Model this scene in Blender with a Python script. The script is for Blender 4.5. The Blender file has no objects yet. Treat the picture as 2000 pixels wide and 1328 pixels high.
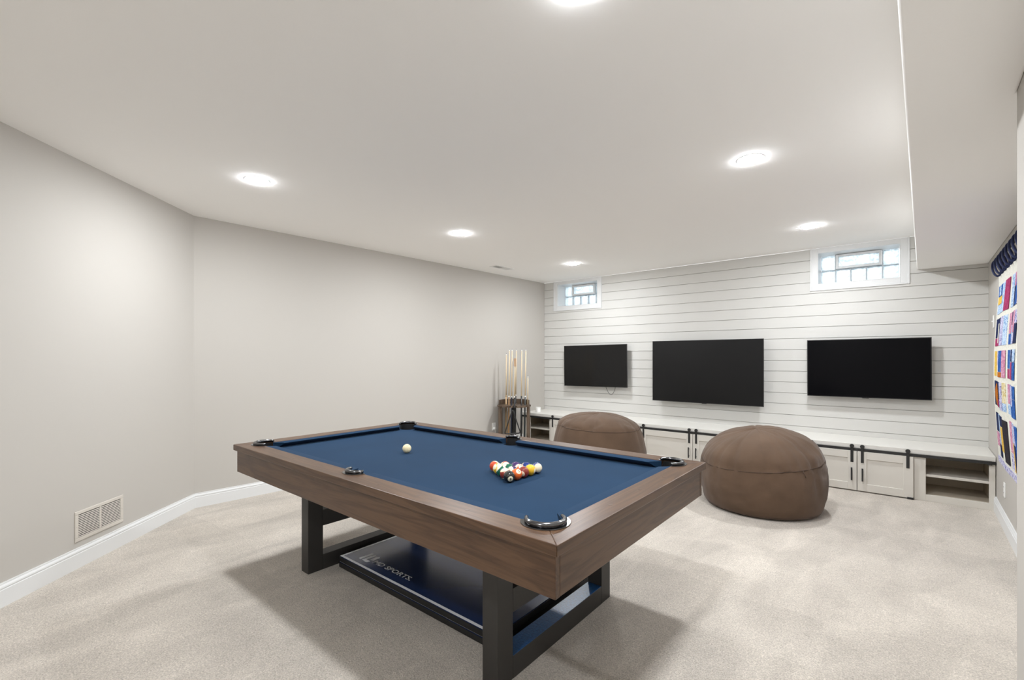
import bpy, bmesh, math, random
from mathutils import Vector, Matrix, noise

random.seed(7)
scene = bpy.context.scene
C = scene.collection

# ------------------------------------------------------------------ camera
CAM_H, YAW, FPX, HORIZON = 1.378, 0.6916, 896.91, 699.51
cam_d = bpy.data.cameras.new('camera')
cam = bpy.data.objects.new('camera', cam_d)
C.objects.link(cam)
cam.location = (0, 0, CAM_H)
cam.rotation_euler = (math.pi / 2, 0, YAW)
cam_d.sensor_width = 36
cam_d.lens = 36 * FPX / 2000
cam_d.shift_y = (HORIZON - 664) / 2000
cam_d.clip_start = 0.05
scene.camera = cam

# ------------------------------------------------------------------ sky and exposure
world = bpy.data.worlds.new('overcast_sky')
scene.world = world
world.use_nodes = True
_bg = world.node_tree.nodes['Background']
_bg.inputs[0].default_value = (0.93, 0.965, 1.0, 1)
_bg.inputs[1].default_value = 3.4
LAMP = 570.0
LAMP_COL = (0.937, 0.967, 1.0, 1)
scene.view_settings.view_transform = 'Standard'
scene.view_settings.look = 'None'
scene.view_settings.gamma = 1
scene.view_settings.exposure = 0.12
scene.view_settings.use_curve_mapping = False
scene.cycles.max_bounces = 10
scene.cycles.diffuse_bounces = 7
scene.cycles.glossy_bounces = 5
scene.cycles.transparent_max_bounces = 12
scene.cycles.sample_clamp_indirect = 6
scene.cycles.use_denoising = True
scene.cycles.use_adaptive_sampling = True
scene.cycles.adaptive_threshold = 0.02

# ------------------------------------------------------------------ helpers
def lin(v):
    v /= 255
    return v / 12.92 if v <= 0.04045 else ((v + 0.055) / 1.055) ** 2.4

def rgb(r, g, b):
    return (lin(r), lin(g), lin(b), 1)

def mat(name, color, rough=0.6, metal=0.0, bump=None, vary=None, spec=0.5, sheen=0.0, coat=0.0):
    """bump=(scale, strength, distance) ; vary=(scale, amount)"""
    m = bpy.data.materials.new(name)
    m.use_nodes = True
    nt = m.node_tree
    b = nt.nodes['Principled BSDF']
    b.inputs['Base Color'].default_value = color
    b.inputs['Roughness'].default_value = rough
    b.inputs['Metallic'].default_value = metal
    b.inputs['Specular IOR Level'].default_value = spec
    b.inputs['Sheen Weight'].default_value = sheen
    b.inputs['Coat Weight'].default_value = coat
    tc = None
    if bump or vary:
        tc = nt.nodes.new('ShaderNodeTexCoord')
    if bump:
        n = nt.nodes.new('ShaderNodeTexNoise')
        n.inputs['Scale'].default_value = bump[0]
        n.inputs['Detail'].default_value = 3
        nt.links.new(tc.outputs['Object'], n.inputs['Vector'])
        bp = nt.nodes.new('ShaderNodeBump')
        bp.inputs['Strength'].default_value = bump[1]
        bp.inputs['Distance'].default_value = bump[2]
        nt.links.new(n.outputs['Fac'], bp.inputs['Height'])
        nt.links.new(bp.outputs['Normal'], b.inputs['Normal'])
    if vary:
        n2 = nt.nodes.new('ShaderNodeTexNoise')
        n2.inputs['Scale'].default_value = vary[0]
        n2.inputs['Detail'].default_value = 4
        nt.links.new(tc.outputs['Object'], n2.inputs['Vector'])
        r = nt.nodes.new('ShaderNodeValToRGB')
        a = vary[1]
        r.color_ramp.elements[0].position = 0.3
        r.color_ramp.elements[1].position = 0.7
        r.color_ramp.elements[0].color = (color[0] * (1 - a), color[1] * (1 - a), color[2] * (1 - a), 1)
        r.color_ramp.elements[1].color = (min(1, color[0] * (1 + a)), min(1, color[1] * (1 + a)), min(1, color[2] * (1 + a)), 1)
        nt.links.new(n2.outputs['Fac'], r.inputs['Fac'])
        nt.links.new(r.outputs['Color'], b.inputs['Base Color'])
    return m

def wood_mat(name, axis, dark, light, rough=0.38, scale=1.0, coat=0.15):
    m = bpy.data.materials.new(name)
    m.use_nodes = True
    nt = m.node_tree
    b = nt.nodes['Principled BSDF']
    b.inputs['Roughness'].default_value = rough
    b.inputs['Coat Weight'].default_value = coat
    b.inputs['Specular IOR Level'].default_value = 0.4
    b.inputs['Coat Roughness'].default_value = 0.25
    tc = nt.nodes.new('ShaderNodeTexCoord')
    mp = nt.nodes.new('ShaderNodeMapping')
    s = [14 * scale, 14 * scale, 14 * scale]
    s[axis] = 1.1 * scale
    mp.inputs['Scale'].default_value = s
    nt.links.new(tc.outputs['Object'], mp.inputs['Vector'])
    n1 = nt.nodes.new('ShaderNodeTexNoise')
    n1.inputs['Scale'].default_value = 1.0
    n1.inputs['Detail'].default_value = 3
    n1.inputs['Distortion'].default_value = 1.2
    nt.links.new(mp.outputs['Vector'], n1.inputs['Vector'])
    w = nt.nodes.new('ShaderNodeMath'); w.operation = 'MULTIPLY'; w.inputs[1].default_value = 9
    nt.links.new(n1.outputs['Fac'], w.inputs[0])
    fr = nt.nodes.new('ShaderNodeMath'); fr.operation = 'PINGPONG'; fr.inputs[1].default_value = 1
    nt.links.new(w.outputs[0], fr.inputs[0])
    mp2 = nt.nodes.new('ShaderNodeMapping')
    s2 = [180 * scale, 180 * scale, 180 * scale]; s2[axis] = 5 * scale
    mp2.inputs['Scale'].default_value = s2
    nt.links.new(tc.outputs['Object'], mp2.inputs['Vector'])
    n2 = nt.nodes.new('ShaderNodeTexNoise')
    n2.inputs['Detail'].default_value = 2
    n2.inputs['Scale'].default_value = 1
    nt.links.new(mp2.outputs['Vector'], n2.inputs['Vector'])
    mx = nt.nodes.new('ShaderNodeMath'); mx.operation = 'MULTIPLY_ADD'
    mx.inputs[1].default_value = 0.55
    nt.links.new(fr.outputs[0], mx.inputs[0])
    half = nt.nodes.new('ShaderNodeMath'); half.operation = 'MULTIPLY'; half.inputs[1].default_value = 0.6
    nt.links.new(n2.outputs['Fac'], half.inputs[0])
    nt.links.new(half.outputs[0], mx.inputs[2])
    r = nt.nodes.new('ShaderNodeValToRGB')
    r.color_ramp.elements[0].position = 0.15; r.color_ramp.elements[0].color = dark
    r.color_ramp.elements[1].position = 0.8; r.color_ramp.elements[1].color = light
    nt.links.new(mx.outputs[0], r.inputs['Fac'])
    nt.links.new(r.outputs['Color'], b.inputs['Base Color'])
    bp = nt.nodes.new('ShaderNodeBump')
    bp.inputs['Strength'].default_value = 0.25
    bp.inputs['Distance'].default_value = 0.001
    nt.links.new(n2.outputs['Fac'], bp.inputs['Height'])
    nt.links.new(bp.outputs['Normal'], b.inputs['Normal'])
    return m

def emit_mat(name, color, strength):
    m = bpy.data.materials.new(name)
    m.use_nodes = True
    nt = m.node_tree
    nt.nodes.remove(nt.nodes['Principled BSDF'])
    e = nt.nodes.new('ShaderNodeEmission')
    e.inputs[0].default_value = color
    e.inputs[1].default_value = strength
    nt.links.new(e.outputs[0], nt.nodes['Material Output'].inputs[0])
    return m

class MB:
    def __init__(self):
        self.v, self.f = [], []
    def add(self, vs, fs):
        o = len(self.v)
        self.v += [tuple(x) for x in vs]
        self.f += [tuple(i + o for i in q) for q in fs]
        return self
    def box(self, x0, x1, y0, y1, z0, z1):
        vs = [(x, y, z) for z in (z0, z1) for y in (y0, y1) for x in (x0, x1)]
        return self.add(vs, [(0, 2, 3, 1), (4, 5, 7, 6), (0, 1, 5, 4), (2, 6, 7, 3), (0, 4, 6, 2), (1, 3, 7, 5)])
    def prism(self, poly, z0, z1):
        n = len(poly)
        a = sum(poly[i][0] * poly[(i + 1) % n][1] - poly[(i + 1) % n][0] * poly[i][1] for i in range(n))
        if a < 0:
            poly = poly[::-1]
        vs = [(p[0], p[1], z0) for p in poly] + [(p[0], p[1], z1) for p in poly]
        fs = [tuple(range(n - 1, -1, -1)), tuple(range(n, 2 * n))]
        fs += [(i, (i + 1) % n, n + (i + 1) % n, n + i) for i in range(n)]
        return self.add(vs, fs)
    def lathe(self, prof, c=(0, 0, 0), n=32, axis='Z', cap=True):
        vs, fs = [], []
        for r, z in prof:
            for k in range(n):
                a = 2 * math.pi * k / n
                p = (r * math.cos(a), r * math.sin(a), z)
                if axis == 'X': p = (p[2], p[0], p[1])
                if axis == 'Y': p = (p[1], p[2], p[0])
                vs.append((p[0] + c[0], p[1] + c[1], p[2] + c[2]))
        for i in range(len(prof) - 1):
            for k in range(n):
                k2 = (k + 1) % n
                fs.append((i * n + k, i * n + k2, (i + 1) * n + k2, (i + 1) * n + k))
        if cap:
            fs.append(tuple(range(n - 1, -1, -1)))
            m = (len(prof) - 1) * n
            fs.append(tuple(range(m, m + n)))
        return self.add(vs, fs)
    def tube(self, pts, r, n=10, closed=False):
        pts = [Vector(p) for p in pts]
        rs = r if isinstance(r, (list, tuple)) else [r] * len(pts)
        N = len(pts)
        vs, fs = [], []
        t0 = (pts[1] - pts[0]).normalized()
        ref = Vector((0, 0, 1)) if abs(t0.z) < 0.9 else Vector((1, 0, 0))
        u = t0.cross(ref).normalized()
        for i, p in enumerate(pts):
            if closed:
                t = (pts[(i + 1) % N] - pts[i - 1]).normalized()
            else:
                t = (pts[min(i + 1, N - 1)] - pts[max(i - 1, 0)]).normalized()
            u = (u - t * u.dot(t)).normalized()
            w = t.cross(u)
            for k in range(n):
                a = 2 * math.pi * k / n
                vs.append(p + (u * math.cos(a) + w * math.sin(a)) * rs[i])
        segs = N if closed else N - 1
        for i in range(segs):
            j = (i + 1) % N
            for k in range(n):
                k2 = (k + 1) % n
                fs.append((i * n + k, i * n + k2, j * n + k2, j * n + k))
        if not closed:
            fs.append(tuple(range(n - 1, -1, -1)))
            fs.append(tuple((N - 1) * n + k for k in range(n)))
        return self.add(vs, fs)
    def mesh(self, name):
        me = bpy.data.meshes.new(name)
        me.from_pydata(self.v, [], self.f)
        bm = bmesh.new(); bm.from_mesh(me)
        bmesh.ops.recalc_face_normals(bm, faces=bm.faces)
        bm.to_mesh(me); bm.free()
        return me

def obj(name, mb, material, parent=None, bevel=0.0, smooth=False, seg=2):
    me = mb.mesh(name) if isinstance(mb, MB) else mb
    o = bpy.data.objects.new(name, me)
    C.objects.link(o)
    if material is not None and not me.materials:
        me.materials.append(material)
    if parent:
        o.parent = parent
    if smooth:
        me.polygons.foreach_set('use_smooth', [True] * len(me.polygons))
    if bevel:
        b = o.modifiers.new('edge', 'BEVEL')
        b.width = bevel; b.segments = seg; b.limit_method = 'ANGLE'; b.angle_limit = math.radians(40)
        b.harden_normals = False
    return o

def smooth_by_angle(o, deg=35):
    me = o.data
    bm = bmesh.new(); bm.from_mesh(me)
    for f in bm.faces: f.smooth = True
    for e in bm.edges:
        if len(e.link_faces) == 2 and e.calc_face_angle(0) > math.radians(deg):
            e.smooth = False
    bm.to_mesh(me); bm.free()
    return o

def tag(o, label, cat, group=None):
    o['label'] = label; o['category'] = cat
    if group: o['group'] = group
    return o

def thing(name, label, cat, loc=(0, 0, 0), rz=0.0, group=None):
    o = bpy.data.objects.new(name, None)
    o.empty_display_size = 0.1
    C.objects.link(o)
    o.location = loc; o.rotation_euler = (0, 0, rz)
    return tag(o, label, cat, group)

def struct(o, label=None):
    o['kind'] = 'structure'
    if label: o['label'] = label
    return o

def copy_tree(o, parent=None):
    c = o.copy(); C.objects.link(c)
    c.parent = parent
    for ch in list(o.children):
        copy_tree(ch, c)
    return c

def text_mesh(body, size, shear=0.0, extrude=0.0, align='LEFT', bold=0.0):
    cu = bpy.data.curves.new('lettering', 'FONT')
    cu.body = body; cu.size = size; cu.shear = shear; cu.extrude = extrude
    cu.align_x = align; cu.align_y = 'BOTTOM_BASELINE' if align == 'LEFT' else 'CENTER'
    cu.offset = bold
    cu.resolution_u = 3
    tmp = bpy.data.objects.new('tmp', cu)
    C.objects.link(tmp)
    dg = bpy.context.evaluated_depsgraph_get()
    me = bpy.data.meshes.new_from_object(tmp.evaluated_get(dg))
    bpy.data.objects.remove(tmp)
    bpy.data.curves.remove(cu)
    return me

# ------------------------------------------------------------------ materials
M = {}
M['paint'] = mat('greige_wall_paint', rgb(189, 185, 179), 0.85, bump=(260, 0.08, 0.002), spec=0.25)
M['ceiling'] = mat('white_ceiling_paint', rgb(250, 249, 247), 0.9, bump=(180, 0.10, 0.002), spec=0.2)
M['shiplap'] = mat('white_shiplap_paint', rgb(207, 206, 202), 0.5, bump=(60, 0.03, 0.002), spec=0.35)
M['trim'] = mat('white_trim_paint', rgb(224, 225, 225), 0.4, spec=0.45)
M['cab'] = mat('offwhite_cabinet_paint', rgb(211, 207, 199), 0.42, spec=0.4)
M['cab_in'] = mat('cabinet_interior', rgb(196, 186, 170), 0.6)
M['counter'] = mat('white_counter', rgb(220, 218, 212), 0.35, spec=0.45)
M['blackmetal'] = mat('black_steel', rgb(38, 38, 38), 0.45, spec=0.5)
M['frame'] = mat('charcoal_powder_coat', rgb(50, 48, 46), 0.5, bump=(400, 0.08, 0.001), spec=0.5)
M['cloth'] = mat('navy_billiard_cloth', rgb(27, 53, 79), 0.9, bump=(900, 0.25, 0.0006), vary=(3.5, 0.06), spec=0.1, sheen=0.03)
M['rubber'] = mat('black_pocket_rubber', rgb(22, 22, 24), 0.6)
M['chrome'] = mat('dark_chrome', (0.16, 0.16, 0.165, 1), 0.2, metal=1.0)
M['joint'] = None
M['wood_x'] = wood_mat('walnut_along_length', 0, rgb(67, 46, 32), rgb(94, 69, 49), rough=0.36, coat=0.06)
M['wood_y'] = wood_mat('walnut_along_width', 1, rgb(67, 46, 32), rgb(94, 69, 49), rough=0.36, coat=0.06)
M['sight'] = mat('dark_sight_inlay', rgb(88, 70, 58), 0.4)
M['slate'] = mat('dark_underframe', rgb(30, 28, 27), 0.8)
M['navyboard'] = mat('navy_gloss_board', rgb(26, 46, 86), 0.2, bump=(500, 0.03, 0.0005), spec=0.55)
M['blackedge'] = mat('black_board_edge', rgb(24, 24, 25), 0.45)
M['silver'] = mat('silver_print', rgb(240, 241, 244), 0.45)
M['suede'] = mat('brown_microsuede', rgb(93, 75, 61), 0.95, bump=(45, 0.12, 0.004), vary=(5, 0.13), spec=0.1, sheen=0.15)
M['piping'] = mat('brown_seam', rgb(72, 56, 46), 0.9)
M['screen'] = mat('black_glossy_screen', rgb(10, 10, 11), 0.2, spec=0.4)
M['screen_dark'] = mat('black_antiglare_screen', rgb(9, 9, 12), 0.14, spec=0.1)
M['screen_matte'] = mat('black_satin_screen', rgb(12, 12, 13), 0.38, spec=0.3)
M['bezel'] = mat('black_bezel', rgb(20, 20, 21), 0.35)
M['plastic'] = mat('white_plastic', rgb(240, 240, 238), 0.4)
M['slot'] = mat('dark_slot', rgb(60, 58, 56), 0.7)
M['grille'] = mat('beige_painted_grille', rgb(205, 199, 190), 0.5)
M['grille_shade'] = mat('duct_shade', rgb(52, 50, 47), 0.9)  # shade inside the ducts, painted as a dark colour
M['rackwood'] = wood_mat('walnut_rack', 2, rgb(70, 57, 46), rgb(108, 91, 76))
M['rackwood_h'] = wood_mat('walnut_rack_plate', 0, rgb(70, 57, 46), rgb(108, 91, 76))
M['maple'] = mat('maple_shaft', rgb(222, 203, 170), 0.35)
M['ivory'] = mat('white_collar', rgb(240, 238, 230), 0.3)
M['navyfabric'] = mat('navy_tab', rgb(30, 40, 78), 0.8)
M['lens'] = emit_mat('led_lens', LAMP_COL, LAMP)

def carpet_mat():
    m = bpy.data.materials.new('beige_cut_pile_carpet')
    m.use_nodes = True
    nt = m.node_tree; L = nt.links
    b = nt.nodes['Principled BSDF']
    b.inputs['Roughness'].default_value = 1.0
    b.inputs['Specular IOR Level'].default_value = 0.05
    b.inputs['Sheen Weight'].default_value = 0.15
    tc = nt.nodes.new('ShaderNodeTexCoord')
    def nz(scale, detail, dist=0.0, vec=None):
        n = nt.nodes.new('ShaderNodeTexNoise')
        n.inputs['Scale'].default_value = scale; n.inputs['Detail'].default_value = detail
        n.inputs['Distortion'].default_value = dist
        L.new(vec or tc.outputs['Object'], n.inputs['Vector'])
        return n
    fine = nz(150, 3)
    tuft = nz(70, 2, 1.5)
    # brushed pile: broad streaks left by vacuuming, slanted
    mp = nt.nodes.new('ShaderNodeMapping')
    mp.inputs['Rotation'].default_value = (0, 0, math.radians(-12))
    mp.inputs['Scale'].default_value = (1.9, 0.55, 1)
    L.new(tc.outputs['Object'], mp.inputs['Vector'])
    streak = nz(1.6, 3, 0.8, mp.outputs['Vector'])
    blot = nz(2.4, 4, 0.6)
    def ramp(src, p0, p1, v0, v1):
        r = nt.nodes.new('ShaderNodeMapRange')
        r.inputs['From Min'].default_value = p0; r.inputs['From Max'].default_value = p1
        r.inputs['To Min'].default_value = v0; r.inputs['To Max'].default_value = v1
        L.new(src, r.inputs['Value'])
        return r.outputs[0]
    def mul(a, c):
        k = nt.nodes.new('ShaderNodeMath'); k.operation = 'MULTIPLY'
        L.new(a, k.inputs[0]); L.new(c, k.inputs[1]); return k.outputs[0]
    v = mul(ramp(fine.outputs['Fac'], 0.25, 0.75, 0.66, 1.26), ramp(tuft.outputs['Fac'], 0.3, 0.7, 0.84, 1.12))
    v = mul(v, ramp(streak.outputs['Fac'], 0.42, 0.58, 0.94, 1.05))
    v = mul(v, ramp(blot.outputs['Fac'], 0.38, 0.64, 0.92, 1.05))
    # vacuum strokes: long thin wedges of brushed pile
    sx = nt.nodes.new('ShaderNodeSeparateXYZ')
    wob = nt.nodes.new('ShaderNodeVectorMath'); wob.operation = 'MULTIPLY_ADD'
    wn = nz(1.1, 2)
    L.new(wn.outputs['Color'], wob.inputs[0]); wob.inputs[1].default_value = (0.35, 0.5, 0); L.new(tc.outputs['Object'], wob.inputs[2])
    L.new(wob.outputs[0], sx.inputs[0])
    def m2(op, a, c):
        k = nt.nodes.new('ShaderNodeMath'); k.operation = op
        for i_, q_ in enumerate((a, c)):
            if isinstance(q_, (int, float)): k.inputs[i_].default_value = q_
            else: L.new(q_, k.inputs[i_])
        return k.outputs[0]
    px = m2('PINGPONG', m2('ADD', m2('MULTIPLY', sx.outputs['X'], 3.6), m2('MULTIPLY', sx.outputs['Y'], -0.5)), 1.0)
    fy = m2('FRACT', m2('MULTIPLY', sx.outputs['Y'], -0.62), 0.0)
    v = mul(v, ramp(m2('SUBTRACT', fy, px), -0.05, 0.05, 0.965, 1.035))
    cc = nt.nodes.new('ShaderNodeVectorMath'); cc.operation = 'SCALE'
    cc.inputs[0].default_value = rgb(196, 188, 178)[:3]
    L.new(v, cc.inputs['Scale'])
    L.new(cc.outputs[0], b.inputs['Base Color'])
    bp = nt.nodes.new('ShaderNodeBump')
    bp.inputs['Strength'].default_value = 0.6; bp.inputs['Distance'].default_value = 0.006
    L.new(tuft.outputs['Fac'], bp.inputs['Height'])
    bp2 = nt.nodes.new('ShaderNodeBump')
    bp2.inputs['Strength'].default_value = 0.5; bp2.inputs['Distance'].default_value = 0.004
    L.new(fine.outputs['Fac'], bp2.inputs['Height'])
    L.new(bp.outputs['Normal'], bp2.inputs['Normal'])
    L.new(bp2.outputs['Normal'], b.inputs['Normal'])
    return m
M['carpet'] = carpet_mat()

def glass_block_mat():
    m = bpy.data.materials.new('wavy_glass_block')
    m.use_nodes = True
    nt = m.node_tree; L = nt.links
    nt.nodes.remove(nt.nodes['Principled BSDF'])
    tc = nt.nodes.new('ShaderNodeTexCoord')
    n = nt.nodes.new('ShaderNodeTexNoise'); n.inputs['Scale'].default_value = 14; n.inputs['Detail'].default_value = 2
    n.inputs['Distortion'].default_value = 2.0
    L.new(tc.outputs['Object'], n.inputs['Vector'])
    bp = nt.nodes.new('ShaderNodeBump'); bp.inputs['Strength'].default_value = 0.7; bp.inputs['Distance'].default_value = 0.01
    L.new(n.outputs['Fac'], bp.inputs['Height'])
    r = nt.nodes.new('ShaderNodeValToRGB')
    r.color_ramp.elements[0].position = 0.38; r.color_ramp.elements[0].color = (0.62, 0.68, 0.71, 1)
    r.color_ramp.elements[1].position = 0.52; r.color_ramp.elements[1].color = (0.86, 0.92, 0.95, 1)
    L.new(n.outputs['Fac'], r.inputs['Fac'])
    tl = nt.nodes.new('ShaderNodeBsdfTranslucent'); L.new(r.outputs['Color'], tl.inputs['Color']); L.new(bp.outputs['Normal'], tl.inputs['Normal'])
    gl = nt.nodes.new('ShaderNodeBsdfGlossy'); gl.inputs['Roughness'].default_value = 0.08; L.new(bp.outputs['Normal'], gl.inputs['Normal'])
    tr = nt.nodes.new('ShaderNodeBsdfTransparent'); L.new(r.outputs['Color'], tr.inputs['Color'])
    m1 = nt.nodes.new('ShaderNodeMixShader'); m1.inputs[0].default_value = 0.30
    L.new(tl.outputs[0], m1.inputs[1]); L.new(tr.outputs[0], m1.inputs[2])
    fr = nt.nodes.new('ShaderNodeFresnel'); fr.inputs['IOR'].default_value = 1.45
    L.new(bp.outputs['Normal'], fr.inputs['Normal'])
    m2 = nt.nodes.new('ShaderNodeMixShader')
    L.new(fr.outputs[0], m2.inputs[0]); L.new(m1.outputs[0], m2.inputs[1]); L.new(gl.outputs[0], m2.inputs[2])
    L.new(m2.outputs[0], nt.nodes['Material Output'].inputs[0])
    return m
M['block'] = glass_block_mat()
def joint_mat():
    m = bpy.data.materials.new('pale_mortar')
    m.use_nodes = True
    nt = m.node_tree
    d = nt.nodes['Principled BSDF']; d.inputs['Base Color'].default_value = rgb(232, 234, 235); d.inputs['Roughness'].default_value = 0.7
    t = nt.nodes.new('ShaderNodeBsdfTranslucent'); t.inputs[0].default_value = (0.8, 0.84, 0.86, 1)
    mx = nt.nodes.new('ShaderNodeMixShader'); mx.inputs[0].default_value = 0.4
    nt.links.new(d.outputs[0], mx.inputs[1]); nt.links.new(t.outputs[0], mx.inputs[2])
    nt.links.new(mx.outputs[0], nt.nodes['Material Output'].inputs[0])
    return m
M['joint'] = joint_mat()

# ------------------------------------------------------------------ room shell
ZC, YW, YF = 2.688, 6.558, -1.5            # ceiling, shiplap wall, wall behind the camera
C1, C2, R2 = (-4.951, 1.387), (-4.693, YW), (0.741, YW)
def right_x(y): return 0.741 - 0.0327 * (YW - y)
def left_x(y): return C2[0] - 0.04986 * (YW - y)
RN = (right_x(2.412), 2.412)
NB = (0.343, 2.412)
def nib_x(y): return 0.343 - 0.0327 * (2.412 - y)
FR = (nib_x(YF), YF)
FL = (C1[0] + (C1[1] - YF) * 0.9297, YF)
outline = [C1, C2, R2, RN, NB, FR, FL]

floor = struct(obj('floor', MB().prism(outline, -0.1, 0.0), M['carpet']), 'pale beige cut pile carpet with brushed vacuum marks')
ceiling = struct(obj('ceiling', MB().prism(outline, ZC, ZC + 0.1), M['ceiling']), 'smooth white ceiling with recessed lights')

def wall_slab(name, p, q, label, z0=0.0, z1=ZC, th=0.12):
    p, q = Vector(p), Vector(q)
    d = (q - p).normalized()
    nrm = Vector((-d.y, d.x)) * th      # to the left of p->q
    return struct(obj(name, MB().prism([p[:], q[:], (q + nrm)[:], (p + nrm)[:]], z0, z1), M['paint']), label)
wall_slab('wall_left', C1, C2, 'long greige painted wall beside the cue rack')
wall_slab('wall_front_left', FL, C1, 'angled greige wall with the return air grille')
wall_slab('wall_right', R2, RN, 'greige wall carrying the patchwork quilt')
wall_slab('wall_right_return', RN, NB, 'short return of the right wall')
wall_slab('wall_right_front', NB, FR, 'pale wall end at the right edge of the picture')
wall_slab('wall_front', FR, FL, 'greige wall behind the viewer')

WINS = [(-4.418, -3.647), (-0.687, 0.070)]
WZ0, WZ1 = 2.258, 2.634
wm = MB()
WT = YW + 0.36
wm.box(C2[0] - 0.12, R2[0] + 0.12, YW + 0.016, WT, 0, WZ0)
wm.box(C2[0] - 0.12, R2[0] + 0.12, YW + 0.016, WT, WZ1, ZC)
xs = [C2[0] - 0.12, WINS[0][0], WINS[0][1], WINS[1][0], WINS[1][1], R2[0] + 0.12]
for i in (0, 2, 4):
    wm.box(xs[i], xs[i + 1], YW + 0.016, WT, WZ0, WZ1)
wall_back = struct(obj('wall_back', wm, M['shiplap']), 'white horizontal shiplap wall behind the televisions')

CW = 0.076                                   # casing width
PITCH = 0.1339
k = 0
z = ZC
while z > 0.36:
    zt, zb = z, z - PITCH + 0.0035
    cuts = []
    for a, b in WINS:
        if zt > WZ0 - CW + 0.003:
            cuts.append((a - CW, b + CW))
    segs, x0 = [], C2[0]
    for a, b in cuts:
        segs.append((x0, a, None)); x0 = b
    segs.append((x0, R2[0], None))
    for a, b, _ in segs:
        if b - a < 0.01: continue
        obj('shiplap_board', MB().box(a, b, YW, YW + 0.016, zb, zt - 0.0005), M['shiplap'], wall_back, bevel=0.0015, seg=1)
    # boards that only partly clear the casing: strip under the window
    for a, b in cuts:
        if zb < WZ0 - CW - 0.002:
            obj('shiplap_board', MB().box(a, b, YW, YW + 0.016, zb, WZ0 - CW), M['shiplap'], wall_back, bevel=0.0015, seg=1)
    z -= PITCH

# soffit with eased edge
def sof_x(y): return 0.204 - 0.039 * (YW - y)
ZS = 2.324
sp = [(sof_x(YW), YW), R2, RN, NB, FR, (sof_x(YF), YF)]
soffit = struct(obj('ceiling_soffit', MB().prism(sp, ZS, ZC), M['ceiling'], bevel=0.010, seg=4), 'white boxed soffit running along the right wall')

# ------------------------------------------------------------------ baseboards
def baseboard(name, p, q, label, h=0.131):
    """profile swept along p->q, room on the right hand side of p->q"""
    p, q = Vector(p), Vector(q)
    d = (q - p).normalized(); n = Vector((d.y, -d.x))
    prof = [(0, 0), (0.016, 0), (0.016, h * 0.72), (0.0125, h * 0.745), (0.0125, h * 0.78), (0.016, h * 0.80), (0.0145, h * 0.86),
            (0.010, h * 0.92), (0.008, h * 0.945), (0.0095, h * 0.955), (0.009, h), (0, h)]
    mb = MB(); N = len(prof)
    vs = [(p + n * a).to_3d() + Vector((0, 0, b)) for a, b in prof] + [(q + n * a).to_3d() + Vector((0, 0, b)) for a, b in prof]
    mb.add(vs, [(i, (i + 1) % N, N + (i + 1) % N, N + i) for i in range(N)] + [tuple(range(N - 1, -1, -1)), tuple(range(N, 2 * N))])
    return struct(obj(name, mb, M['trim']), label)
baseboard('baseboard_left', C1, (left_x(5.99), 5.99), 'white baseboard along the long greige wall')
baseboard('baseboard_front_left', FL, C1, 'white baseboard under the return air grille')
baseboard('baseboard_right', (right_x(5.97), 5.97), RN, 'white baseboard under the quilt')
baseboard('baseboard_right_front', NB, FR, 'white baseboard on the near right wall end')

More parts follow.
